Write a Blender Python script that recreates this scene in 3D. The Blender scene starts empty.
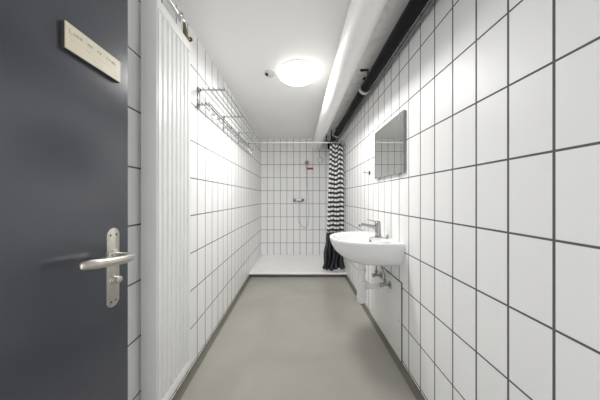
import bpy, bmesh, math, random
from mathutils import Vector, Matrix
random.seed(4)
PI = math.pi
C = bpy.context.scene.collection
sc = bpy.context.scene

# ------------------------------------------------------------------ camera, world, exposure
cam = bpy.data.cameras.new('camera')
cam.sensor_width = 36.0
cam.lens = 205.0 / 600.0 * 36.0
cam.shift_x = 2.3 / 600.0
cam.shift_y = -2.5 / 600.0
cam.clip_start = 0.02
cam_o = bpy.data.objects.new('camera', cam)
cam_o.location = (0, 0, 1.165)
cam_o.rotation_euler = (PI / 2, 0, 0)
C.objects.link(cam_o)
sc.camera = cam_o

w = bpy.data.worlds.new('world')
sc.world = w
w.use_nodes = True
w.node_tree.nodes['Background'].inputs[0].default_value = (0.97, 0.985, 1.0, 1)
w.node_tree.nodes['Background'].inputs[1].default_value = 1.3
LAMP = 2.8
LAMP_WATTS = 14.5

vs = sc.view_settings
vs.view_transform = 'Standard'
vs.look = 'None'
vs.gamma = 1.0
vs.use_curve_mapping = False
vs.exposure = 0.46
sc.cycles.max_bounces = 20
sc.cycles.diffuse_bounces = 16
sc.cycles.glossy_bounces = 5
sc.cycles.use_denoising = True
sc.cycles.sample_clamp_indirect = 6.0


# ------------------------------------------------------------------ materials
def nodes_of(name):
    m = bpy.data.materials.new(name)
    m.use_nodes = True
    return m, m.node_tree, m.node_tree.nodes['Principled BSDF']


def mat(name, col, rough=0.5, metal=0.0, noise=0.0, scale=20.0, bump=0.0, spec=0.5):
    """plain surface whose colour and roughness wander a little with procedural noise"""
    m, nt, b = nodes_of(name)
    b.inputs['Base Color'].default_value = (*col, 1)
    b.inputs['Roughness'].default_value = rough
    b.inputs['Metallic'].default_value = metal
    b.inputs['Specular IOR Level'].default_value = spec
    tc = nt.nodes.new('ShaderNodeTexCoord')
    n = nt.nodes.new('ShaderNodeTexNoise')
    n.inputs['Scale'].default_value = scale
    n.inputs['Detail'].default_value = 4
    nt.links.new(tc.outputs['Object'], n.inputs['Vector'])
    if noise > 0:
        r = nt.nodes.new('ShaderNodeValToRGB')
        r.color_ramp.elements[0].position = 0.3
        r.color_ramp.elements[1].position = 0.7
        r.color_ramp.elements[0].color = (*[max(0, c * (1 - noise)) for c in col], 1)
        r.color_ramp.elements[1].color = (*[min(1, c * (1 + noise)) for c in col], 1)
        nt.links.new(n.outputs['Fac'], r.inputs[0])
        nt.links.new(r.outputs[0], b.inputs['Base Color'])
    if bump > 0:
        bp = nt.nodes.new('ShaderNodeBump')
        bp.inputs['Strength'].default_value = 1.0
        bp.inputs['Distance'].default_value = bump
        nt.links.new(n.outputs['Fac'], bp.inputs['Height'])
        nt.links.new(bp.outputs[0], b.inputs['Normal'])
    return m


def tile_mat(name, axis, u0, v0=0.045, tint=(0.90, 0.90, 0.90)):
    """upright 125 x 250 mm white glazed tiles in straight joints with grey grout"""
    m, nt, b = nodes_of(name)
    L = nt.links.new
    tc = nt.nodes.new('ShaderNodeTexCoord')
    sp = nt.nodes.new('ShaderNodeSeparateXYZ')
    L(tc.outputs['Object'], sp.inputs[0])
    cb = nt.nodes.new('ShaderNodeCombineXYZ')
    for src, off, dst in ((axis, u0, 0), ('Z', v0, 1)):
        mm = nt.nodes.new('ShaderNodeMath')
        mm.operation = 'SUBTRACT'
        L(sp.outputs[src], mm.inputs[0])
        mm.inputs[1].default_value = off - 10 * (0.125 if dst == 0 else 0.25)
        L(mm.outputs[0], cb.inputs[dst])
    br = nt.nodes.new('ShaderNodeTexBrick')
    br.offset = 0.0
    br.squash = 1.0
    br.inputs['Scale'].default_value = 1.0
    br.inputs['Brick Width'].default_value = 0.125
    br.inputs['Row Height'].default_value = 0.25
    br.inputs['Mortar Size'].default_value = 0.0038
    br.inputs['Mortar Smooth'].default_value = 0.15
    br.inputs['Color1'].default_value = (*tint, 1)
    br.inputs['Color2'].default_value = (*[c * 0.965 for c in tint], 1)
    br.inputs['Mortar'].default_value = (0.12, 0.12, 0.118, 1)
    L(cb.outputs[0], br.inputs['Vector'])
    L(br.outputs['Color'], b.inputs['Base Color'])
    mr = nt.nodes.new('ShaderNodeMapRange')
    mr.inputs['To Min'].default_value = 0.42
    mr.inputs['To Max'].default_value = 0.85
    L(br.outputs['Fac'], mr.inputs['Value'])
    L(mr.outputs[0], b.inputs['Roughness'])
    b.inputs['Specular IOR Level'].default_value = 0.3
    n = nt.nodes.new('ShaderNodeTexNoise')
    n.inputs['Scale'].default_value = 7.0
    L(tc.outputs['Object'], n.inputs['Vector'])
    ad = nt.nodes.new('ShaderNodeMath')
    ad.operation = 'MULTIPLY_ADD'
    L(br.outputs['Fac'], ad.inputs[0])
    ad.inputs[1].default_value = -1.0
    L(n.outputs['Fac'], ad.inputs[2])
    bp = nt.nodes.new('ShaderNodeBump')
    bp.inputs['Strength'].default_value = 0.6
    bp.inputs['Distance'].default_value = 0.0012
    L(ad.outputs[0], bp.inputs['Height'])
    L(bp.outputs[0], b.inputs['Normal'])
    return m


def resin_mat(name, dark, light, rough):
    m, nt, b = nodes_of(name)
    L = nt.links.new
    tc = nt.nodes.new('ShaderNodeTexCoord')
    n1 = nt.nodes.new('ShaderNodeTexNoise')
    n1.inputs['Scale'].default_value = 1.6
    n1.inputs['Detail'].default_value = 5
    n1.inputs['Distortion'].default_value = 0.6
    L(tc.outputs['Object'], n1.inputs['Vector'])
    r = nt.nodes.new('ShaderNodeValToRGB')
    r.color_ramp.elements[0].position = 0.3
    r.color_ramp.elements[0].color = (*dark, 1)
    r.color_ramp.elements[1].position = 0.68
    r.color_ramp.elements[1].color = (*light, 1)
    L(n1.outputs['Fac'], r.inputs[0])
    L(r.outputs[0], b.inputs['Base Color'])
    mr = nt.nodes.new('ShaderNodeMapRange')
    mr.inputs['To Min'].default_value = rough * 0.75
    mr.inputs['To Max'].default_value = rough * 1.3
    L(n1.outputs['Fac'], mr.inputs['Value'])
    L(mr.outputs[0], b.inputs['Roughness'])
    n2 = nt.nodes.new('ShaderNodeTexNoise')
    n2.inputs['Scale'].default_value = 9.0
    L(tc.outputs['Object'], n2.inputs['Vector'])
    bp = nt.nodes.new('ShaderNodeBump')
    bp.inputs['Strength'].default_value = 0.3
    bp.inputs['Distance'].default_value = 0.002
    L(n2.outputs['Fac'], bp.inputs['Height'])
    L(bp.outputs[0], b.inputs['Normal'])
    return m


def ceiling_mat():
    """smooth painted ceiling; rough stained plaster in the pipe strip on the right"""
    m, nt, b = nodes_of('ceiling_paint')
    L = nt.links.new
    tc = nt.nodes.new('ShaderNodeTexCoord')
    sp = nt.nodes.new('ShaderNodeSeparateXYZ')
    L(tc.outputs['Object'], sp.inputs[0])
    gt = nt.nodes.new('ShaderNodeMath')
    gt.operation = 'GREATER_THAN'
    L(sp.outputs['X'], gt.inputs[0])
    gt.inputs[1].default_value = 0.50
    n = nt.nodes.new('ShaderNodeTexNoise')
    n.inputs['Scale'].default_value = 14.0
    n.inputs['Detail'].default_value = 8
    L(tc.outputs['Object'], n.inputs['Vector'])
    r = nt.nodes.new('ShaderNodeValToRGB')
    r.color_ramp.elements[0].position = 0.36
    r.color_ramp.elements[0].color = (0.77, 0.745, 0.70, 1)
    r.color_ramp.elements[1].position = 0.5
    r.color_ramp.elements[1].color = (0.86, 0.855, 0.84, 1)
    L(n.outputs['Fac'], r.inputs[0])
    mx = nt.nodes.new('ShaderNodeMix')
    mx.data_type = 'RGBA'
    L(gt.outputs[0], mx.inputs['Factor'])
    mx.inputs[6].default_value = (0.86, 0.86, 0.85, 1)
    L(r.outputs[0], mx.inputs[7])
    L(mx.outputs[2], b.inputs['Base Color'])
    b.inputs['Roughness'].default_value = 0.6
    mu = nt.nodes.new('ShaderNodeMath')
    mu.operation = 'MULTIPLY'
    L(gt.outputs[0], mu.inputs[0])
    L(n.outputs['Fac'], mu.inputs[1])
    bp = nt.nodes.new('ShaderNodeBump')
    bp.inputs['Distance'].default_value = 0.004
    L(mu.outputs[0], bp.inputs['Height'])
    L(bp.outputs[0], b.inputs['Normal'])
    return m


def stripe_mat():
    """woven stripes that run along the cloth (second cloth coordinate)"""
    m, nt, b = nodes_of('striped_cloth')
    L = nt.links.new
    uv = nt.nodes.new('ShaderNodeUVMap')
    uv.uv_map = 'cloth'
    sp = nt.nodes.new('ShaderNodeSeparateXYZ')
    L(uv.outputs[0], sp.inputs[0])
    d = nt.nodes.new('ShaderNodeMath')
    d.operation = 'DIVIDE'
    L(sp.outputs['Y'], d.inputs[0])
    d.inputs[1].default_value = 0.0675
    f = nt.nodes.new('ShaderNodeMath')
    f.operation = 'FRACT'
    L(d.outputs[0], f.inputs[0])
    g = nt.nodes.new('ShaderNodeMath')
    g.operation = 'GREATER_THAN'
    L(f.outputs[0], g.inputs[0])
    g.inputs[1].default_value = 0.5
    mx = nt.nodes.new('ShaderNodeMix')
    mx.data_type = 'RGBA'
    L(g.outputs[0], mx.inputs['Factor'])
    mx.inputs[6].default_value = (0.022, 0.023, 0.03, 1)
    mx.inputs[7].default_value = (0.82, 0.82, 0.81, 1)
    L(mx.outputs[2], b.inputs['Base Color'])
    b.inputs['Roughness'].default_value = 0.75
    return m


def emit_mat(name, col, strength):
    m, nt, b = nodes_of(name)
    b.inputs['Base Color'].default_value = (0.9, 0.9, 0.9, 1)
    b.inputs['Emission Color'].default_value = (*col, 1)
    b.inputs['Emission Strength'].default_value = strength
    return m


M = dict(
    tile_right=tile_mat('tile_right', 'Y', 0.074),
    tile_left=tile_mat('tile_left', 'Y', 0.070),
    tile_back=tile_mat('tile_back', 'X', -0.708),
    tile_front=tile_mat('tile_front', 'X', -0.708),
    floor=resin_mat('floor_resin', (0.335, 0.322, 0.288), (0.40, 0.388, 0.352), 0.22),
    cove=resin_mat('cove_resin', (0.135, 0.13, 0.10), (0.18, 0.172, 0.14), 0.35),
    ceiling=ceiling_mat(),
    door=mat('door_paint', (0.040, 0.044, 0.059), 0.22, 0, 0.06, 6, 0.0002, 0.9),
    steel=mat('brushed_steel', (0.66, 0.63, 0.58), 0.28, 1.0, 0.08, 60),
    chrome=mat('chrome', (0.40, 0.40, 0.40), 0.14, 1.0, 0.04, 30),
    wire=mat('rack_steel', (0.46, 0.46, 0.46), 0.25, 1.0, 0.05, 30),
    dark_metal=mat('dark_metal', (0.05, 0.05, 0.05), 0.45, 0.6, 0.2, 40),
    brass=mat('old_brass', (0.21, 0.165, 0.10), 0.45, 1.0, 0.35, 60, 0.0008),
    cream=mat('cream_plate', (0.66, 0.61, 0.47), 0.4, 0, 0.04, 30),
    cream_edge_shade=mat('plate_edge_shade', (0.05, 0.045, 0.04), 0.5, 0, 0.1, 30),  # shadow on the sign's sides, put into the colour
    ink=mat('worn_ink', (0.47, 0.43, 0.32), 0.6, 0, 0.2, 200),
    enamel=mat('radiator_enamel', (0.87, 0.87, 0.865), 0.32, 0, 0.015, 8),
    white=mat('white_paint', (0.80, 0.80, 0.79), 0.4, 0, 0.02, 10),
    panel=mat('panel_white', (0.78, 0.78, 0.77), 0.3, 0, 0.02, 6),
    plastic=mat('white_plastic', (0.78, 0.78, 0.77), 0.3, 0, 0.02, 20),
    ceramic=mat('ceramic', (0.82, 0.82, 0.818), 0.08, 0, 0.01, 5),
    tray=mat('tray_acrylic', (0.91, 0.91, 0.91), 0.25, 0, 0.01, 5),
    lagging=mat('pipe_lagging', (0.85, 0.848, 0.835), 0.42, 0, 0.02, 12, 0.002),
    black=mat('black_pipe', (0.011, 0.011, 0.013), 0.42, 0, 0.3, 25, 0.0006, 0.1),
    grey=mat('grey_plastic', (0.42, 0.42, 0.41), 0.45, 0, 0.1, 30),
    seam=mat('seam_rubber', (0.03, 0.03, 0.03), 0.7, 0, 0.2, 30),
    ring_zinc=mat('ring_zinc', (0.62, 0.62, 0.60), 0.5, 0.2, 0.1, 30),
    bright_chrome=mat('bright_chrome', (0.72, 0.72, 0.72), 0.15, 1.0, 0.04, 30),
    highlit_pipe=mat('highlit_pipe', (0.13, 0.13, 0.135), 0.22, 0, 0.2, 30, 0, 0.8),  # base colour lightened to paint the highlight line along the thin pipe
    sensor_grey=mat('sensor_plastic', (0.62, 0.62, 0.60), 0.4, 0, 0.02, 20),
    smoked=mat('smoked_chrome', (0.16, 0.16, 0.16), 0.2, 1.0, 0.05, 30),
    red=mat('red_plastic', (0.42, 0.03, 0.02), 0.45, 0, 0.2, 50),
    blue=mat('blue_sticker', (0.20, 0.22, 0.42), 0.5, 0, 0.2, 200),
    mirror=mat('mirror_glass', (0.80, 0.81, 0.80), 0.015, 1.0),
    mirror_edge=mat('mirror_edge', (0.30, 0.32, 0.32), 0.3, 0.2, 0.1, 30),
    stripes=stripe_mat(),
    dark_cloth=mat('charcoal_cloth', (0.026, 0.027, 0.034), 0.6, 0, 0.2, 30),
    lamp=emit_mat('lamp_glass', (1.0, 0.975, 0.935), LAMP),
)


# ------------------------------------------------------------------ mesh helpers
def BM():
    return bmesh.new()


def add_box(bm, x0, x1, y0, y1, z0, z1, bevel=0.0, seg=2):
    t = bmesh.new()
    bmesh.ops.create_cube(t, size=1.0)
    for v in t.verts:
        v.co = Vector((x0 + (v.co.x + .5) * (x1 - x0), y0 + (v.co.y + .5) * (y1 - y0), z0 + (v.co.z + .5) * (z1 - z0)))
    if bevel > 0:
        bmesh.ops.bevel(t, geom=t.edges[:], offset=bevel, segments=seg, profile=0.5, affect='EDGES')
    me = bpy.data.meshes.new('tmp')
    t.to_mesh(me)
    t.free()
    bm.from_mesh(me)
    bpy.data.meshes.remove(me)
    return bm


def smooth_path(pts, n=6):
    P = [Vector(p) for p in pts]
    out = []
    for i in range(len(P) - 1):
        p0 = P[max(i - 1, 0)]
        p1, p2 = P[i], P[i + 1]
        p3 = P[min(i + 2, len(P) - 1)]
        for k in range(n):
            t = k / n
            out.append(0.5 * ((2 * p1) + (p2 - p0) * t + (2 * p0 - 5 * p1 + 4 * p2 - p3) * t * t + (-p0 + 3 * p1 - 3 * p2 + p3) * t ** 3))
    out.append(P[-1])
    return out


def add_tube(bm, pts, r, seg=12, smooth=0, caps=True, flat=1.0):
    if smooth:
        radii = r if isinstance(r, (list, tuple)) else None
        N = len(pts)
        pts2 = smooth_path(pts, smooth)
        if radii:
            rr = []
            for i in range(len(pts2)):
                t = i / smooth
                k = min(int(t), N - 2)
                rr.append(radii[k] + (radii[k + 1] - radii[k]) * (t - k))
            r = rr
        pts = pts2
    P = [Vector(p) for p in pts]
    R = r if isinstance(r, (list, tuple)) else [r] * len(P)
    tg = []
    for i in range(len(P)):
        a = P[max(i - 1, 0)]
        b = P[min(i + 1, len(P) - 1)]
        tg.append((b - a).normalized())
    up = Vector((0, 0, 1)) if abs(tg[0].z) < 0.9 else Vector((1, 0, 0))
    n = (up - tg[0] * up.dot(tg[0])).normalized()
    rings = []
    for i, p in enumerate(P):
        n = (n - tg[i] * n.dot(tg[i])).normalized()
        bnm = tg[i].cross(n)
        rings.append([bm.verts.new(p + (n * math.cos(2 * PI * k / seg) * flat + bnm * math.sin(2 * PI * k / seg)) * R[i]) for k in range(seg)])
    for a, b in zip(rings[:-1], rings[1:]):
        for k in range(seg):
            bm.faces.new((a[k], a[(k + 1) % seg], b[(k + 1) % seg], b[k]))
    if caps:
        bm.faces.new(rings[0][::-1])
        bm.faces.new(rings[-1])
    return bm


def add_lathe(bm, base, axis, prof, seg=24):
    """prof: list of (distance along axis, radius)"""
    ax = Vector(axis).normalized()
    up = Vector((0, 0, 1)) if abs(ax.z) < 0.9 else Vector((1, 0, 0))
    n = (up - ax * up.dot(ax)).normalized()
    b2 = ax.cross(n)
    rings = []
    for h, r in prof:
        c = Vector(base) + ax * h
        rings.append([bm.verts.new(c + (n * math.cos(2 * PI * k / seg) + b2 * math.sin(2 * PI * k / seg)) * max(r, 1e-5)) for k in range(seg)])
    for a, b in zip(rings[:-1], rings[1:]):
        for k in range(seg):
            bm.faces.new((a[k], a[(k + 1) % seg], b[(k + 1) % seg], b[k]))
    bm.faces.new(rings[0][::-1])
    bm.faces.new(rings[-1])
    return bm


def add_loft(bm, loops, cap_first=True, cap_last=True):
    R = [[bm.verts.new(p) for p in lp] for lp in loops]
    n = len(R[0])
    for a, b in zip(R[:-1], R[1:]):
        for k in range(n):
            bm.faces.new((a[k], a[(k + 1) % n], b[(k + 1) % n], b[k]))
    if cap_first:
        bm.faces.new(R[0][::-1])
    if cap_last:
        bm.faces.new(R[-1])
    return bm


def world_loc(o):
    v = Vector(o.location)
    while o.parent:
        o = o.parent
        v += Vector(o.location)
    return v


def obj(name, bm, material, parent=None, loc=None, angle=35):
    bmesh.ops.recalc_face_normals(bm, faces=bm.faces[:])
    org = world_loc(parent) if parent else Vector(loc if loc else (0, 0, 0))
    bmesh.ops.translate(bm, verts=bm.verts[:], vec=-org)
    me = bpy.data.meshes.new(name)
    bm.to_mesh(me)
    bm.free()
    me.polygons.foreach_set('use_smooth', [True] * len(me.polygons))
    me.set_sharp_from_angle(angle=math.radians(angle))
    me.materials.append(material)
    o = bpy.data.objects.new(name, me)
    C.objects.link(o)
    if parent:
        o.parent = parent
    else:
        o.location = org
    return o


def tag(o, label, cat, group=None):
    o['label'] = label
    o['category'] = cat
    if group:
        o['group'] = group
    return o


def thing(name, label, cat, loc, group=None):
    o = bpy.data.objects.new(name, None)
    o.empty_display_size = 0.05
    o.location = loc
    C.objects.link(o)
    return tag(o, label, cat, group)


def struct(name, bm, material, parent=None):
    o = obj(name, bm, material, parent)
    o['kind'] = 'structure'
    return o


def dup(root, loc, label):
    r = root.copy()
    C.objects.link(r)
    r.location = loc
    r['label'] = label
    for ch in list(root.children):
        c = ch.copy()
        C.objects.link(c)
        c.parent = r
        for g in list(ch.children):
            d = g.copy()
            C.objects.link(d)
            d.parent = c
    return r


# ------------------------------------------------------------------ the room
XL, XR, YB, YF, ZC = -0.708, 0.7175, 3.93, -0.20, 2.288
T = 0.12
struct('floor', add_box(BM(), XL - T, XR + T, YF - T, YB + T, -0.1, 0.0), M['floor'])
struct('ceiling', add_box(BM(), XL - T, XR + T, YF - T, YB + T, ZC, ZC + 0.1), M['ceiling'])
struct('wall_left', add_box(BM(), XL - T, XL, YF - T, YB + T, 0, ZC), M['tile_left'])
struct('wall_right', add_box(BM(), XR, XR + T, YF - T, YB + T, 0, ZC), M['tile_right'])
struct('wall_back', add_box(BM(), XL, XR, YB, YB + T, 0, ZC), M['tile_back'])
b = BM()
add_box(b, XL, -0.605, YF - T, YF, 0, ZC)
add_box(b, 0.36, XR, YF - T, YF, 0, ZC)
add_box(b, -0.605, 0.36, YF - T, YF, 2.06, ZC)
struct('wall_front', b, M['tile_front'])


def cove(bm, xw, s, y0, y1, r=0.028, h=0.030):
    prof = [(0, 0), (0, h)]
    for k in range(1, 8):
        a = k / 8 * PI / 2
        prof.append((r * (1 - math.cos(a)) + 0.002, h * (1 - math.sin(a)) + 0.001))
    prof.append((r + 0.004, 0.0005))
    prof[1] = (0.002, h)
    loops = [[Vector((xw + s * px, y, pz)) for px, pz in [(0, 0), (0, h)] + prof[1:]] for y in (y0, y1)]
    return add_loft(bm, loops)


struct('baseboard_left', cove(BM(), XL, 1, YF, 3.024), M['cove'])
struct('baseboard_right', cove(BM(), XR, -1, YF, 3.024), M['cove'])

# door leaf, standing open at a right angle
DX = -0.56
door = struct('door_1', add_box(BM(), DX - 0.04, DX, -0.175, 0.677, 0.008, 2.045, 0.0015, 1), M['door'])
b = BM()
lp = []
for x in (DX, DX + 0.0025, DX + 0.003):
    ww = 0.021 if x < DX + 0.0028 else 0.0202
    hh = 0.119 if x < DX + 0.0028 else 0.1182
    L_ = []
    for k in range(32):
        a = 2 * PI * k / 32
        cy, sz = math.cos(a), math.sin(a)
        L_.append(Vector((x, 0.620 + ww * cy, 0.954 + (hh - 0.021) * (1 if sz >= 0 else -1) + ww * sz)))
    lp.append(L_)
plate = obj('handle_plate', add_loft(b, lp), M['steel'], door)
for dy, dz in ((-0.010, 1.052), (0.010, 1.052), (-0.008, 0.852), (0.008, 0.852)):
    obj('screw', add_lathe(BM(), (DX + 0.003, 0.620 + dy, dz), (1, 0, 0), [(0, 0.003), (0.001, 0.0026)], 10), M['dark_metal'], plate)
b = BM()
add_lathe(b, (DX + 0.003, 0.620, 0.993), (1, 0, 0), [(0, 0.015), (0.006, 0.015), (0.008, 0.012)], 20)
add_tube(b, [(DX + 0.004, 0.620, 0.993), (-0.530, 0.620, 0.992), (-0.510, 0.619, 0.990), (-0.498, 0.611, 0.988), (-0.493, 0.588, 0.989),
             (-0.493, 0.55, 0.994), (-0.497, 0.515, 0.999), (-0.503, 0.495, 1.002), (-0.511, 0.482, 1.003), (-0.513, 0.479, 1.003)],
         [0.0065, 0.0068, 0.009, 0.0108, 0.0118, 0.0122, 0.0122, 0.0120, 0.0108, 0.005], 18, 6)
obj('lever_handle', b, M['steel'], door)
b = BM()
add_lathe(b, (DX + 0.003, 0.620, 0.917), (1, 0, 0), [(0, 0.0135), (0.004, 0.0135), (0.005, 0.009), (0.009, 0.009), (0.010, 0.0085)], 20)
add_lathe(b, (DX + 0.0115, 0.620, 0.917), (1, 0, 0), [(0, 0.008), (0.002, 0.0105), (0.010, 0.0105), (0.012, 0.007)], 16)
obj('lock_cylinder', b, M['steel'], door)

# ------------------------------------------------------------------ sign on the door
sg = thing('door_sign', 'small cream plate with worn lettering on the dark grey door', 'sign', (DX, 0.56, 1.521))
obj('backing', add_box(BM(), DX + 0.0005, DX + 0.0085, 0.484, 0.636, 1.5195, 1.5845, 0.0005, 1), M['cream_edge_shade'], sg)  # sides of the plate, coloured dark as if in shadow
obj('face_plate', add_box(BM(), DX + 0.0085, DX + 0.011, 0.4845, 0.6355, 1.5205, 1.5845, 0.0004, 1), M['cream'], sg)
b = BM()
xf = DX + 0.0112


def stroke(y0, z0, y1, z1, wd=0.0011):
    add_tube(b, [(xf - 0.0006, y0, z0), (xf - 0.0006, y1, z1)], wd, 6)


stroke(0.494, 1.572, 0.494, 1.561)
stroke(0.494, 1.561, 0.499, 1.561)
y = 0.503
for word in (3, 2, 2, 4):
    for k in range(word):
        stroke(y, 1.568, y, 1.5615)
        stroke(y, 1.568, y + 0.0035, 1.568)
        if random.random() < .6:
            stroke(y + 0.0035, 1.568, y + 0.0035, 1.5615)
        y += 0.0075
    y += 0.0115
y = 0.496
while y < 0.60:
    n_ = random.choice((0.006, 0.012, 0.016))
    stroke(y, 1.547, y + n_, 1.547, 0.0006)
    y += n_ + 0.004
stroke(0.489, 1.533, 0.630, 1.533, 0.0005)
stroke(0.489, 1.554, 0.630, 1.554, 0.0004)
obj('lettering', b, M['ink'], sg)

# ------------------------------------------------------------------ radiator
ra = thing('radiator', 'tall narrow white ribbed radiator on the left wall behind the door', 'radiator', (-0.66, 1.05, 0.178))
RX, RY0, RY1 = -0.619, 0.906, 1.190
b = BM()
add_box(b, -0.690, RX - 0.0305, RY0 + 0.002, RY1 - 0.002, 0.178, 2.060, 0.003)
add_box(b, -0.684, RX - 0.004, RY0 + 0.002, RY1, 0.182, 0.232, 0.003)
add_box(b, -0.684, RX - 0.002, RY0 + 0.002, RY1, 2.010, 2.058, 0.003)
obj('body', b, M['enamel'], ra)
obj('side_panel', add_box(BM(), -0.692, RX - 0.003, RY0 - 0.002, RY0 + 0.003, 0.176, 2.062, 0.0012), M['enamel'], ra)
obj('side_panel', add_box(BM(), -0.692, RX - 0.004, RY1 - 0.003, RY1 + 0.002, 0.176, 2.062, 0.0012), M['enamel'], ra)
pitch = (RY1 - RY0) / 8
for k in range(8):
    yc = RY0 + pitch * (k + .5)
    loops = []
    hw = pitch * 0.5 - 0.0085
    for z, q in ((0.226, .0), (0.229, .55), (0.236, .88), (0.246, 1), (1.996, 1), (2.005, .88), (2.012, .55), (2.016, .0)):
        xt = RX - 0.030 + 0.030 * max(q, 0.05)
        xm = RX - 0.030 + 0.026 * max(q, 0.05)
        h1, h2 = hw * (0.45 + 0.55 * q), hw * (0.33 + 0.55 * q)
        loops.append([Vector((RX - 0.031, yc - h1, z)), Vector((xm, yc - h1, z)), Vector((xt, yc - h2, z)),
                      Vector((xt, yc + h2, z)), Vector((xm, yc + h1, z)), Vector((RX - 0.031, yc + h1, z))])
    obj('fin', add_loft(BM(), loops), M['enamel'], ra)
for z in (0.55, 1.70):
    obj('wall_bracket', add_box(BM(), XL + 0.0005, -0.690, 1.03, 1.07, z, z + 0.05, 0.002), M['enamel'], ra)

hp = thing('heating_pipe', 'chrome heating pipe with valve and brass tail above the radiator', 'pipe', (-0.66, 1.17, 2.177))
obj('pipe', add_tube(BM(), [(-0.66, YF + 0.001, 2.177), (-0.66, 1.145, 2.177)], 0.0105, 14), M['bright_chrome'], hp)
b = BM()
add_lathe(b, (-0.66, 1.128, 2.177), (0, 1, 0), [(0, 0.012), (0.002, 0.017), (0.012, 0.017), (0.014, 0.013), (0.026, 0.013), (0.028, 0.018), (0.04, 0.018), (0.044, 0.011)], 12)
add_lathe(b, (-0.66, 1.158, 2.185), (0, 0, 1), [(0, 0.009), (0.014, 0.009), (0.016, 0.012), (0.026, 0.011)], 12)
obj('valve', b, M['bright_chrome'], hp)
obj('tail_pipe', add_tube(BM(), [(-0.660, 1.168, 2.177), (-0.660, 1.184, 2.166), (-0.660, 1.190, 2.143), (-0.658, 1.200, 2.120), (-0.653, 1.222, 2.112), (-0.650, 1.235, 2.120)],
                          [0.010, 0.013, 0.0155, 0.0135, 0.009, 0.008], 12, 6), M['brass'], hp)
obj('nut', add_lathe(BM(), (-0.651, 1.231, 2.114), (0.06, 0.5, 0.45), [(0, 0.012), (0.018, 0.012), (0.02, 0.009)], 6), M['dark_metal'], hp)
obj('connector', add_tube(BM(), [(-0.645, 1.14, 2.170), (-0.645, 1.14, 2.0605)], 0.005, 10), M['enamel'], hp)
obj('pipe_clip', add_box(BM(), XL + 0.0005, -0.645, 0.90, 0.915, 2.160, 2.194, 0.003), M['chrome'], hp)

# ------------------------------------------------------------------ towel rack on the left wall
tr = thing('towel_rack', 'long chrome wire rack with hooks high on the left tiled wall', 'rack', (XL, 2.19, 1.83))
ARMS = (1.459, 1.945, 2.430, 2.915)
ZU, ZL = 1.937, 1.832
for ya in ARMS:
    b = BM()
    add_box(b, XL + 0.003, -0.512, ya - 0.004, ya + 0.004, ZU - 0.012, ZU - 0.002, 0.001)
    add_box(b, XL + 0.003, -0.622, ya - 0.004, ya + 0.004, ZL - 0.012, ZL - 0.002, 0.001)
    add_box(b, XL + 0.0005, XL + 0.006, ya - 0.010, ya + 0.010, ZL - 0.03, ZU + 0.012, 0.001)
    arm = obj('arm', b, M['wire'], tr)
    obj('wall_plate', add_lathe(BM(), (XL + 0.004, ya, ZU - 0.006), (1, 0, 0), [(0, 0.014), (0.012, 0.014), (0.014, 0.010)], 14), M['wire'], arm)
for x in (-0.672, -0.634, -0.596, -0.558, -0.520):
    obj('rod', add_tube(BM(), [(x, 1.445, ZU + 0.0025), (x, 2.930, ZU + 0.0025)], 0.0038, 10), M['wire'], tr)
for x in (-0.680, -0.650, -0.628):
    obj('rod', add_tube(BM(), [(x, 1.445, ZL + 0.0025), (x, 2.930, ZL + 0.0025)], 0.0038, 10), M['dark_metal'] if x == -0.650 else M['wire'], tr)  # middle rod coloured dark to imitate a dark reflection in the chrome
for k in range(16):
    yh = 1.53 + k * 0.089
    obj('hook', add_tube(BM(), [(-0.650, yh, ZL + 0.008), (-0.650, yh, ZL - 0.040), (-0.643, yh, ZL - 0.052), (-0.630, yh, ZL - 0.052), (-0.624, yh, ZL - 0.040)], 0.0035, 8, 4), M['wire'], tr)

# ------------------------------------------------------------------ ceiling lamp and sensor
cl = thing('ceiling_light', 'round glowing opal glass ceiling light', 'light', (0.0, 1.83, ZC))
obj('base_ring', add_lathe(BM(), (0.0, 1.83, ZC), (0, 0, -1), [(0, 0.170), (0.018, 0.170), (0.021, 0.164)], 48), M['white'], cl)
prof = [(0.020, 0.170)] + [(0.0215 + 0.052 * math.sin(a), 0.175 * math.cos(a) ** 0.9) for a in [PI / 2 * k / 14 for k in range(0, 14)]] + [(0.0738, 0.004)]
obj('diffuser', add_lathe(BM(), (0.0, 1.83, ZC), (0, 0, -1), prof, 48), M['lamp'], cl)

la = bpy.data.lights.new('ceiling_light_bulb', 'AREA')
la.shape = 'DISK'
la.size = 0.30
la.energy = LAMP_WATTS
la.color = (1.0, 0.982, 0.955)
lo = bpy.data.objects.new('bulb', la)
lo.location = (0, 0, -0.083)
C.objects.link(lo)
lo.parent = cl

ms = thing('ceiling_sensor', 'small round white sensor on the ceiling beside the lamp', 'sensor', (-0.252, 1.855, ZC))
obj('housing', add_lathe(BM(), (-0.252, 1.855, ZC), (0, 0, -1), [(0, 0.050), (0.008, 0.050), (0.012, 0.044), (0.014, 0.034), (0.022, 0.032), (0.027, 0.020)], 28), M['sensor_grey'], ms)
obj('lens', add_lathe(BM(), (-0.276, 1.838, ZC - 0.018), (-0.35, -0.3, -0.9), [(-0.01, 0.017), (0.006, 0.015), (0.009, 0.008)], 14), M['dark_metal'], ms)
obj('lens', add_lathe(BM(), (-0.226, 1.842, ZC - 0.0185), (0.3, -0.3, -0.9), [(0, 0.008), (0.003, 0.007), (0.005, 0.003)], 12), M['grey'], ms)

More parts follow.
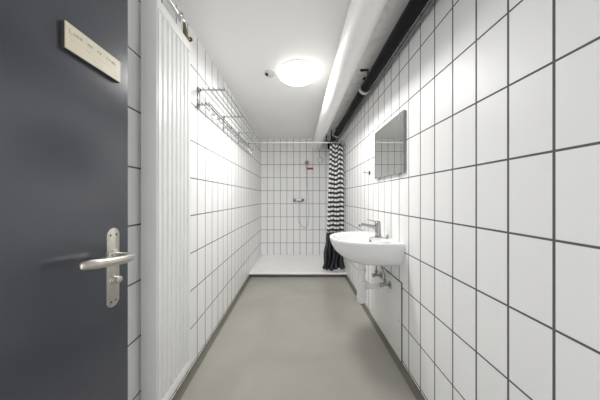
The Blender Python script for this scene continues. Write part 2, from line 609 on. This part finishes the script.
# ------------------------------------------------------------------ pipes under the ceiling
dp = thing('white_pipe', 'thick white lagged pipe running along the ceiling', 'pipe', (0.352, 1.9, 2.142))
obj('lagging', add_tube(BM(), [(0.352, y, 2.142) for y in (YF, 0.6, 1.4, 2.2, 3.0, YB - 0.0005)], 0.0856, 40), M['lagging'], dp)
for y in (0.55, 1.62, 2.70):
    obj('seam', add_tube(BM(), [(0.352, y, 2.142), (0.352, y + 0.012, 2.142)], 0.0866, 40), M['lagging'], dp)
for y in (0.9, 2.95):
    obj('hanger', add_box(BM(), 0.335, 0.369, y, y + 0.02, 2.222, ZC - 0.0005, 0.002), M['white'], dp)

BX, BZ, BR = 0.632, 2.192, 0.043
bp_ = thing('black_pipe', 'thick black pipe under the ceiling along the right wall', 'pipe', (BX, 1.9, BZ))
obj('pipe', add_tube(BM(), [(BX, YF, BZ), (BX, 1.0, BZ), (BX, 2.4, BZ), (BX, YB - 0.0005, BZ)], BR, 28), M['black'], bp_)
obj('elbow', add_lathe(BM(), (0.595, YB - 0.09, 2.075), (0, 0, 1), [(0, 0.036), (0.07, 0.036), (0.072, 0.042), (0.10, 0.042)], 20), M['black'], bp_)
SX, SZ, SR = 0.688, 2.163, 0.0125
tag(obj('thin_pipe', add_tube(BM(), [(SX, YF, SZ), (SX, 1.5, SZ), (SX, YB - 0.0005, SZ)], SR, 16), M['highlit_pipe'], None, (SX, 1.9, SZ)),
    'thin dark pipe, lightened for a highlight, between the thick black pipe and right wall tiles', 'pipe')


def clamp(y, label):
    c = thing('pipe_clamp', label, 'clamp', (BX, y, BZ), 'clamps holding the black pipe')
    b = BM()
    n = 36
    loops = []
    for k in range(n + 1):
        a = 2 * PI * k / n
        loops.append([Vector((BX + r * math.cos(a), y + dy, BZ + r * math.sin(a))) for r, dy in ((BR + 0.001, -0.015), (BR + 0.011, -0.015), (BR + 0.011, 0.015), (BR + 0.001, 0.015))])
    add_loft(b, loops, False, False)
    bmesh.ops.remove_doubles(b, verts=b.verts[:], dist=1e-5)
    obj('ring', b, M['ring_zinc'], c)
    b = BM()
    add_tube(b, [(BX, y, BZ + BR + 0.004), (BX, y, ZC - 0.003)], 0.005, 10)
    add_lathe(b, (BX, y, BZ + BR + 0.002), (0, 0, 1), [(0, 0.010), (0.012, 0.010)], 6)
    obj('threaded_rod', b, M['dark_metal'], c)
    obj('screw', add_tube(BM(), [(BX - BR - 0.004, y, BZ + 0.004), (BX - BR - 0.022, y, BZ + 0.004)], 0.006, 8), M['dark_metal'], c)
    obj('ceiling_plate', add_box(BM(), BX - 0.02, BX + 0.02, y - 0.02, y + 0.02, ZC - 0.005, ZC - 0.0004, 0.001), M['dark_metal'], c)
    return c


c0 = clamp(1.93, 'grey ring clamp on the black pipe, nearer of the two, beside the lamp')
dup(c0, (BX, 3.32, BZ), 'grey ring clamp on the black pipe, farther one near the shower curtain')

br_ = thing('ceiling_bracket', 'small dark angle bracket on the ceiling beside the black pipe', 'bracket', (0.585, 1.80, ZC))
b = BM()
add_box(b, 0.548, 0.622, 1.790, 1.810, ZC - 0.010, ZC - 0.0005, 0.002)
add_box(b, 0.612, 0.622, 1.792, 1.808, ZC - 0.040, ZC - 0.008, 0.002)
obj('angle', b, M['dark_metal'], br_)
obj('bolt', add_lathe(BM(), (0.565, 1.80, ZC - 0.010), (0, 0, -1), [(0, 0.009), (0.007, 0.009)], 6), M['dark_metal'], br_)

hb = thing('hanger_frame', 'dark metal hanger frame between white and black pipes near the shower', 'hanger', (0.52, 3.40, ZC))
b = BM()
add_tube(b, [(0.475, 3.40, ZC - 0.001), (0.475, 3.40, 2.085)], 0.009, 10)
obj('threaded_rod', b, M['dark_metal'], hb)
obj('threaded_rod', add_tube(BM(), [(0.560, 3.40, ZC - 0.001), (0.560, 3.40, 2.085)], 0.009, 10), M['dark_metal'], hb)
obj('crossbar', add_box(BM(), 0.455, 0.580, 3.385, 3.415, 2.075, 2.097, 0.003), M['dark_metal'], hb)

# ------------------------------------------------------------------ shower
st = BM()
Y0, Y1, ZT = 2.98, YB, 0.065


def rect(x0, x1, y0, y1, z):
    return [Vector((x0, y0, z)), Vector((x1, y0, z)), Vector((x1, y1, z)), Vector((x0, y1, z))]


X0, X1 = XL + 0.001, XR - 0.001
add_loft(st, [rect(X0, X1, Y0 + .045, Y1 - .001, 0.0), rect(X0, X1, Y0 + .045, Y1 - .001, 0.047), rect(X0, X1, Y0, Y1 - .001, 0.0475), rect(X0, X1, Y0, Y1 - .001, ZT - 0.004), rect(X0 + .002, X1 - .002, Y0 + 0.004, Y1 - .002, ZT),
              rect(X0 + 0.05, X1 - 0.05, Y0 + 0.05, Y1 - 0.03, ZT), rect(X0 + 0.058, X1 - 0.058, Y0 + 0.06, Y1 - 0.036, ZT - 0.003),
              rect(-0.1, 0.1, 3.5, 3.65, ZT - 0.006)])
tag(obj('shower_tray', st, M['tray'], None, (0, 3.45, 0)), 'low flat white shower tray across the far end of the room', 'shower tray')
struct('trim_1', cove(BM(), 0, 1, 0, 1, 0.028, 0.026), M['cove'])
tm = bpy.data.objects['trim_1']
tm.rotation_euler = (0, 0, -PI / 2)
tm.scale = (1.0, XR - XL, 1.0)
tm.location = (XL, Y0 + 0.044, 0)

cr = thing('shower_rail', 'thin white shower curtain rail spanning wall to wall', 'rail', (0, 3.02, 1.975))
obj('rail_tube', add_tube(BM(), [(XL + 0.001, 3.02, 1.975), (XR - 0.001, 3.02, 1.975)], 0.0085, 14), M['white'], cr)
obj('end_flange', add_lathe(BM(), (XL + 0.0005, 3.02, 1.975), (1, 0, 0), [(0, 0.026), (0.008, 0.026), (0.014, 0.014)], 20), M['white'], cr)
obj('end_flange', add_lathe(BM(), (XR - 0.0005, 3.02, 1.975), (-1, 0, 0), [(0, 0.026), (0.008, 0.026), (0.014, 0.014)], 20), M['white'], cr)

sct = thing('shower_curtain', 'black and white striped shower curtain with charcoal lower part, drawn aside', 'curtain', (0.58, 3.02, 0.11))
NF = 5.5


def cloth_pt(u, z):
    """u 0..1 across the gathered cloth from left to right"""
    t = max(0.0, min(1.0, (1.955 - z) / 1.845))
    xl = 0.470 - 0.045 * min(1, t / 0.7) - 0.075 * max(0, (t - 0.68) / 0.32) ** 1.2
    xr = 0.690
    x = xl + (xr - xl) * u
    ph = NF * 2 * PI * (u ** 0.9)
    amp = 0.026 + 0.020 * t
    y = 3.02 + amp * math.sin(ph) + 0.020 * t * math.sin(ph * 0.5 + 1.0)
    x += 0.012 * math.sin(ph * 1.0 + 0.9) * (0.5 + 0.5 * t)
    if t > 0.72:
        q = (t - 0.72) / 0.28
        x += q * 0.018 * math.sin(5 * u + 9 * q)
        y += q * 0.022 * math.sin(7 * q + 6 * u)
    return Vector((min(x, 0.702), y, z))


def cloth_mesh(z0, z1, nz, nu=88):
    b = BM()
    uvl = b.loops.layers.uv.new('cloth')
    G = []
    for j in range(nz + 1):
        z = z0 + (z1 - z0) * j / nz
        row = []
        for i in range(nu + 1):
            u = i / nu
            zz = z
            if j == 0 and z0 < 0.2:
                zz = z + 0.012 * math.sin(9 * u + 1) + 0.018 * u
            row.append((b.verts.new(cloth_pt(u, zz)), u, zz))
        G.append(row)
    for j in range(nz):
        for i in range(nu):
            q = (G[j][i], G[j][i + 1], G[j + 1][i + 1], G[j + 1][i])
            f = b.faces.new([p[0] for p in q])
            for lpp, p in zip(f.loops, q):
                topness = max(0.0, (p[2] - 0.9) / 1.05)
                sag = 0.036 * topness ** 1.3 * math.cos(2 * PI * 1.6 * p[1] + 2.4) + 0.006 * math.sin(2 * PI * 2.2 * p[1])
                lpp[uvl].uv = (p[1], p[2] + sag)
    return b


for nm, z0, z1, nz, m_ in (('striped_panel', 0.655, 1.955, 60, 'stripes'), ('dark_panel', 0.105, 0.655, 26, 'dark_cloth')):
    o = obj(nm, cloth_mesh(z0, z1, nz), M[m_], sct, angle=180)
    s = o.modifiers.new('thickness', 'SOLIDIFY')
    s.thickness = 0.0025
    s.offset = 0
for k in range(9):
    u = (k + 0.5) / 9
    p = cloth_pt(u, 1.952)
    b = BM()
    pts = [(p.x, 3.02 + 0.019 * math.cos(a), 1.968 + 0.024 * math.sin(a)) for a in [2 * PI * q / 14 for q in range(15)]]
    obj('ring', add_tube(b, pts, 0.0022, 6), M['dark_metal'], sct)

# mixer, hose and hand shower on the back wall
mx_ = thing('shower_mixer', 'chrome shower mixer with two handles on the back wall', 'mixer', (0.015, YB, 1.115))
b = BM()
add_tube(b, [(-0.045, YB - 0.055, 1.115), (0.075, YB - 0.055, 1.115)], 0.017, 16)
add_lathe(b, (0.010, YB - 0.055, 1.098), (0, 0, -1), [(0, 0.012), (0.02, 0.012), (0.022, 0.009)], 12)
obj('mixer_body', b, M['wire'], mx_)
for x in (-0.055, 0.085):
    b = BM()
    add_lathe(b, (x, YB - 0.0005, 1.115), (0, -1, 0), [(0, 0.030), (0.006, 0.030), (0.012, 0.020)], 18)
    add_tube(b, [(x, YB - 0.008, 1.115), (x, YB - 0.055, 1.115)], 0.013, 12)
    obj('wall_flange', b, M['chrome'], mx_)
    s = 1 if x > 0 else -1
    obj('handle', add_lathe(BM(), (x - s * 0.012, YB - 0.055, 1.115), (s, 0, 0.12), [(0, 0.021), (0.006, 0.026), (0.034, 0.024), (0.040, 0.016)], 12), M['smoked'], mx_)
obj('lever', add_box(BM(), 0.098, 0.114, YB - 0.10, YB - 0.045, 1.130, 1.142, 0.003), M['smoked'], mx_)

hs = thing('hand_shower', 'chrome hand shower in wall holder with looping hose', 'shower head', (0.172, YB, 1.83))
obj('wall_holder', add_lathe(BM(), (0.172, YB - 0.0005, 1.815), (0, -1, 0), [(0, 0.024), (0.010, 0.024), (0.016, 0.014), (0.045, 0.014), (0.047, 0.018), (0.060, 0.018)], 16), M['dark_metal'], hs)
obj('spray_head', add_lathe(BM(), (0.172, YB - 0.052, 1.835), (0, -0.85, -0.5), [(0, 0.012), (0.010, 0.034), (0.024, 0.038), (0.030, 0.034)], 22), M['chrome'], hs)
obj('grip', add_tube(BM(), [(0.172, YB - 0.055, 1.84), (0.173, YB - 0.045, 1.79), (0.175, YB - 0.03, 1.69)], [0.012, 0.010, 0.008], 12, 4), M['chrome'], hs)
obj('hose', add_tube(BM(), [(0.010, YB - 0.055, 1.069), (0.002, YB - 0.055, 1.05), (-0.008, YB - 0.05, 0.92), (-0.002, YB - 0.05, 0.78), (0.04, YB - 0.045, 0.66), (0.10, YB - 0.04, 0.61),
                            (0.165, YB - 0.035, 0.60), (0.200, YB - 0.03, 0.70), (0.212, YB - 0.03, 0.86), (0.208, YB - 0.03, 1.05), (0.190, YB - 0.03, 1.35), (0.175, YB - 0.03, 1.69)], 0.0055, 10, 6), M['bright_chrome'], hs)
rt = BM()
add_box(rt, 0.185, 0.300, YB - 0.006, YB - 0.0005, 1.700, 1.738, 0.003)
tag(obj('red_tag', rt, M['red'], None, (0.24, YB, 1.72)), 'small dark red tag on the back wall below the hand shower', 'tag')
wv = thing('wall_vent', 'small round white vent disc high on the back wall', 'vent', (0.437, YB, 1.885))
obj('rim', add_lathe(BM(), (0.437, YB - 0.0005, 1.885), (0, -1, 0), [(0, 0.050), (0.006, 0.050), (0.012, 0.045), (0.010, 0.038)], 28), M['grey'], wv)
obj('disc', add_lathe(BM(), (0.437, YB - 0.006, 1.885), (0, -1, 0), [(0, 0.042), (0.012, 0.042), (0.016, 0.036)], 28), M['plastic'], wv)

# ------------------------------------------------------------------ mirror, hook
mi = thing('wall_mirror', 'rectangular frameless mirror on the right wall above the washbasin', 'mirror', (XR, 1.61, 1.335))
obj('backing', add_box(BM(), 0.7025, XR - 0.0005, 1.357, 1.861, 1.334, 1.745, 0.001, 1), M['mirror_edge'], mi)
obj('glass', add_box(BM(), 0.699, 0.7025, 1.355, 1.863, 1.332, 1.747, 0.0008, 1), M['mirror'], mi)
for y in (1.42, 1.78):
    b = BM()
    add_box(b, 0.697, XR - 0.0005, y, y + 0.02, 1.324, 1.333, 0.001)
    add_box(b, 0.6965, 0.699, y, y + 0.02, 1.324, 1.341, 0.0008)
    obj('clip', b, M['grey'], mi)
obj('sticker', add_lathe(BM(), (0.6989, 1.405, 1.712), (-1, 0, 0), [(0, 0.014), (0.0008, 0.014)], 18), M['blue'], mi)

hk = thing('wall_hook', 'small metal coat hook on tiles left of the mirror', 'hook', (XR, 2.04, 1.41))
obj('base_plate', add_lathe(BM(), (XR - 0.0005, 2.04, 1.41), (-1, 0, 0), [(0, 0.020), (0.006, 0.020), (0.008, 0.014)], 18), M['dark_metal'], hk)
obj('peg', add_tube(BM(), [(XR - 0.004, 2.04, 1.41), (XR - 0.045, 2.04, 1.412), (XR - 0.058, 2.04, 1.422)], [0.006, 0.006, 0.009], 10, 4), M['wire'], hk)

# ------------------------------------------------------------------ washbasin
YC = 1.635


def dshape(xb, w_, p, z, yc=YC, e=0.62, n=40):
    """D outline: straight along xb, rounded towards the room"""
    pts = []
    for k in range(n + 1):
        a = -PI / 2 + PI * k / n
        cx = math.cos(a)
        pts.append(Vector((xb - p * abs(cx) ** e if abs(cx) > 1e-9 else xb, yc + w_ * (1 if a >= 0 else -1) * abs(math.sin(a)) ** 0.92, z)))
    for k in range(1, 8):
        pts.append(Vector((xb, yc + w_ - 2 * w_ * k / 8, z)))
    return pts


wb = thing('washbasin', 'white ceramic washbasin mounted on the right wall below the mirror', 'washbasin', (XR, YC, 0.66))
b = BM()
xb = XR - 0.0008
loops = [dshape(xb, 0.075, 0.22, 0.662), dshape(xb, 0.130, 0.27, 0.664), dshape(xb, 0.185, 0.325, 0.680), dshape(xb, 0.222, 0.375, 0.708),
         dshape(xb, 0.246, 0.420, 0.750), dshape(xb, 0.260, 0.445, 0.795), dshape(xb, 0.265, 0.457, 0.832), dshape(xb, 0.266, 0.459, 0.844), dshape(xb, 0.263, 0.456, 0.851), dshape(xb, 0.256, 0.449, 0.853)]
xi = xb - 0.135
loops += [dshape(xi, 0.226, 0.290, 0.852, e=.6), dshape(xi, 0.220, 0.284, 0.846, e=.6), dshape(xi - 0.004, 0.205, 0.265, 0.80, e=.6), dshape(xi - 0.015, 0.175, 0.225, 0.755, e=.58),
          dshape(xi - 0.035, 0.120, 0.160, 0.728, e=.55), dshape(xi - 0.07, 0.04, 0.07, 0.718, e=.5)]
add_loft(b, loops)
obj('basin', b, M['ceramic'], wb, angle=50)
obj('drain', add_lathe(BM(), (xi - 0.105, YC, 0.7185), (0, 0, 1), [(0, 0.026), (0.002, 0.026), (0.003, 0.020)], 20), M['chrome'], wb)
obj('overflow', add_lathe(BM(), (xi - 0.002, YC, 0.818), (-1, 0, -0.1), [(-0.006, 0.011), (0.003, 0.011), (0.0035, 0.006)], 14), M['dark_metal'], wb)

# tap
fx, fy, fz = 0.640, 1.630, 0.8532
fa = thing('basin_tap', 'chrome single-lever mixer tap on the washbasin', 'tap', (fx, fy, fz))
obj('tap_body', add_lathe(BM(), (fx, fy, fz), (-0.03, 0, 1), [(0, 0.027), (0.006, 0.027), (0.009, 0.023), (0.092, 0.022), (0.098, 0.020)], 22), M['chrome'], fa)
obj('spout', add_tube(BM(), [(fx - 0.010, fy, fz + 0.074), (fx - 0.06, fy, fz + 0.084), (fx - 0.120, fy, fz + 0.096), (fx - 0.142, fy, fz + 0.094), (fx - 0.148, fy, fz + 0.078)],
                      [0.017, 0.0135, 0.0115, 0.0115, 0.011], 14, 6), M['chrome'], fa)
b = BM()
add_lathe(b, (fx - 0.003, fy, fz + 0.098), (-0.05, 0, 1), [(0, 0.023), (0.020, 0.022), (0.026, 0.016), (0.028, 0.006)], 20)
add_tube(b, [(fx, fy, fz + 0.116), (fx - 0.045, fy, fz + 0.126), (fx - 0.088, fy, fz + 0.136)], [0.013, 0.010, 0.007], 12, 4, flat=0.55)
obj('lever', b, M['chrome'], fa)

pc = thing('plug_chain', 'thin chrome plug chain lying across the washbasin rim', 'chain', (0.66, 1.56, fz))
obj('anchor', add_lathe(BM(), (0.682, 1.560, fz), (0, 0, 1), [(0, 0.011), (0.004, 0.011), (0.006, 0.006), (0.018, 0.006), (0.022, 0.009), (0.028, 0.007)], 14), M['chrome'], pc)
path = smooth_path([(0.682, 1.560, fz + 0.012), (0.668, 1.566, fz + 0.004), (0.630, 1.578, fz + 0.0032), (0.590, 1.590, fz + 0.0032), (0.572, 1.595, fz + 0.0032), (0.560, 1.597, fz - 0.008), (0.554, 1.598, fz - 0.045)], 12)
b = BM()
for i, p in enumerate(path[::1]):
    bmesh.ops.create_icosphere(b, subdivisions=1, radius=0.0026, matrix=Matrix.Translation(p))
obj('bead_string', b, M['chrome'], pc)
obj('plug', add_lathe(BM(), (0.554, 1.598, fz - 0.066), (0, 0, 1), [(0, 0.013), (0.010, 0.016), (0.014, 0.014), (0.020, 0.004)], 16), M['grey'], pc)

# bottle trap
bt = thing('bottle_trap', 'white plastic bottle trap and waste pipe under the washbasin', 'trap', (0.507, YC, 0.33))
TX = 0.508
obj('bottle', add_lathe(BM(), (TX, YC, 0.330), (0, 0, 1), [(0, 0.026), (0.006, 0.032), (0.030, 0.034), (0.034, 0.038), (0.050, 0.038), (0.052, 0.034), (0.150, 0.034), (0.153, 0.038), (0.178, 0.038), (0.182, 0.030)], 26), M['plastic'], bt)
obj('inlet_pipe', add_lathe(BM(), (TX, YC, 0.510), (0, 0, 1), [(0, 0.028), (0.060, 0.028), (0.063, 0.036), (0.088, 0.036), (0.092, 0.030), (0.1525, 0.030)], 24), M['plastic'], bt)
b = BM()
add_tube(b, [(TX + 0.030, YC, 0.458), (XR - 0.008, YC, 0.452)], 0.019, 16)
add_lathe(b, (TX + 0.036, YC, 0.458), (1, 0, 0), [(0, 0.024), (0.020, 0.024), (0.022, 0.020)], 16)
obj('waste_pipe', b, M['plastic'], bt)
obj('wall_rosette', add_lathe(BM(), (XR - 0.0076, YC, 0.452), (-1, 0, 0), [(0, 0.036), (0.006, 0.034), (0.012, 0.022)], 20), M['plastic'], bt)

# angle valves with hoses
def valve(y, z, label, top, bend):
    v = thing('angle_valve', label, 'valve', (XR, y, z), 'angle valves under the washbasin')
    xw = XR - 0.0076
    obj('rosette', add_lathe(BM(), (xw, y, z), (-1, 0, 0), [(0, 0.028), (0.004, 0.028), (0.010, 0.018)], 18), M['chrome'], v)
    b = BM()
    add_tube(b, [(xw - 0.004, y, z), (xw - 0.055, y, z)], 0.010, 12)
    add_lathe(b, (xw - 0.040, y, z), (0, 0, 1), [(0, 0.009), (0.028, 0.009), (0.030, 0.012), (0.042, 0.012)], 10)
    obj('valve_body', b, M['chrome'], v)
    obj('handle', add_lathe(BM(), (xw - 0.052, y, z), (-1, 0, 0), [(0, 0.012), (0.003, 0.017), (0.022, 0.016), (0.025, 0.011)], 8), M['wire'], v)
    obj('hose', add_tube(BM(), [(xw - 0.040, y, z + 0.036), (xw - 0.040, y, z + 0.07), bend, top], 0.0055, 10, 6), M['wire'], v)
    return v


valve(1.745, 0.503, 'chrome angle valve under the washbasin, farther from the camera, left of waste pipe', (0.655, 1.665, 0.6612), (0.664, 1.72, 0.62))
valve(1.578, 0.494, 'chrome angle valve under the washbasin, nearer the camera, right of waste pipe', (0.645, 1.625, 0.6612), (0.662, 1.590, 0.60))

# access panel
ap = thing('access_panel', 'plain white access panel low on the right wall under washbasin', 'panel', (XR, 1.69, 0.05))
obj('gasket', add_box(BM(), XR - 0.004, XR - 0.0003, 1.404, 1.985, 0.033, 0.580, 0.0005, 1), M['seam'], ap)
obj('cover', add_box(BM(), XR - 0.0074, XR - 0.003, 1.411, 1.979, 0.036, 0.574, 0.001, 1), M['panel'], ap)
for y, z in ((1.44, 0.545), (1.44, 0.30), (1.95, 0.545), (1.69, 0.36), (1.95, 0.10), (1.44, 0.10)):
    obj('screw', add_lathe(BM(), (XR - 0.0073, y, z), (-1, 0, 0), [(0, 0.005), (0.0015, 0.004)], 10), M['grey'], ap)
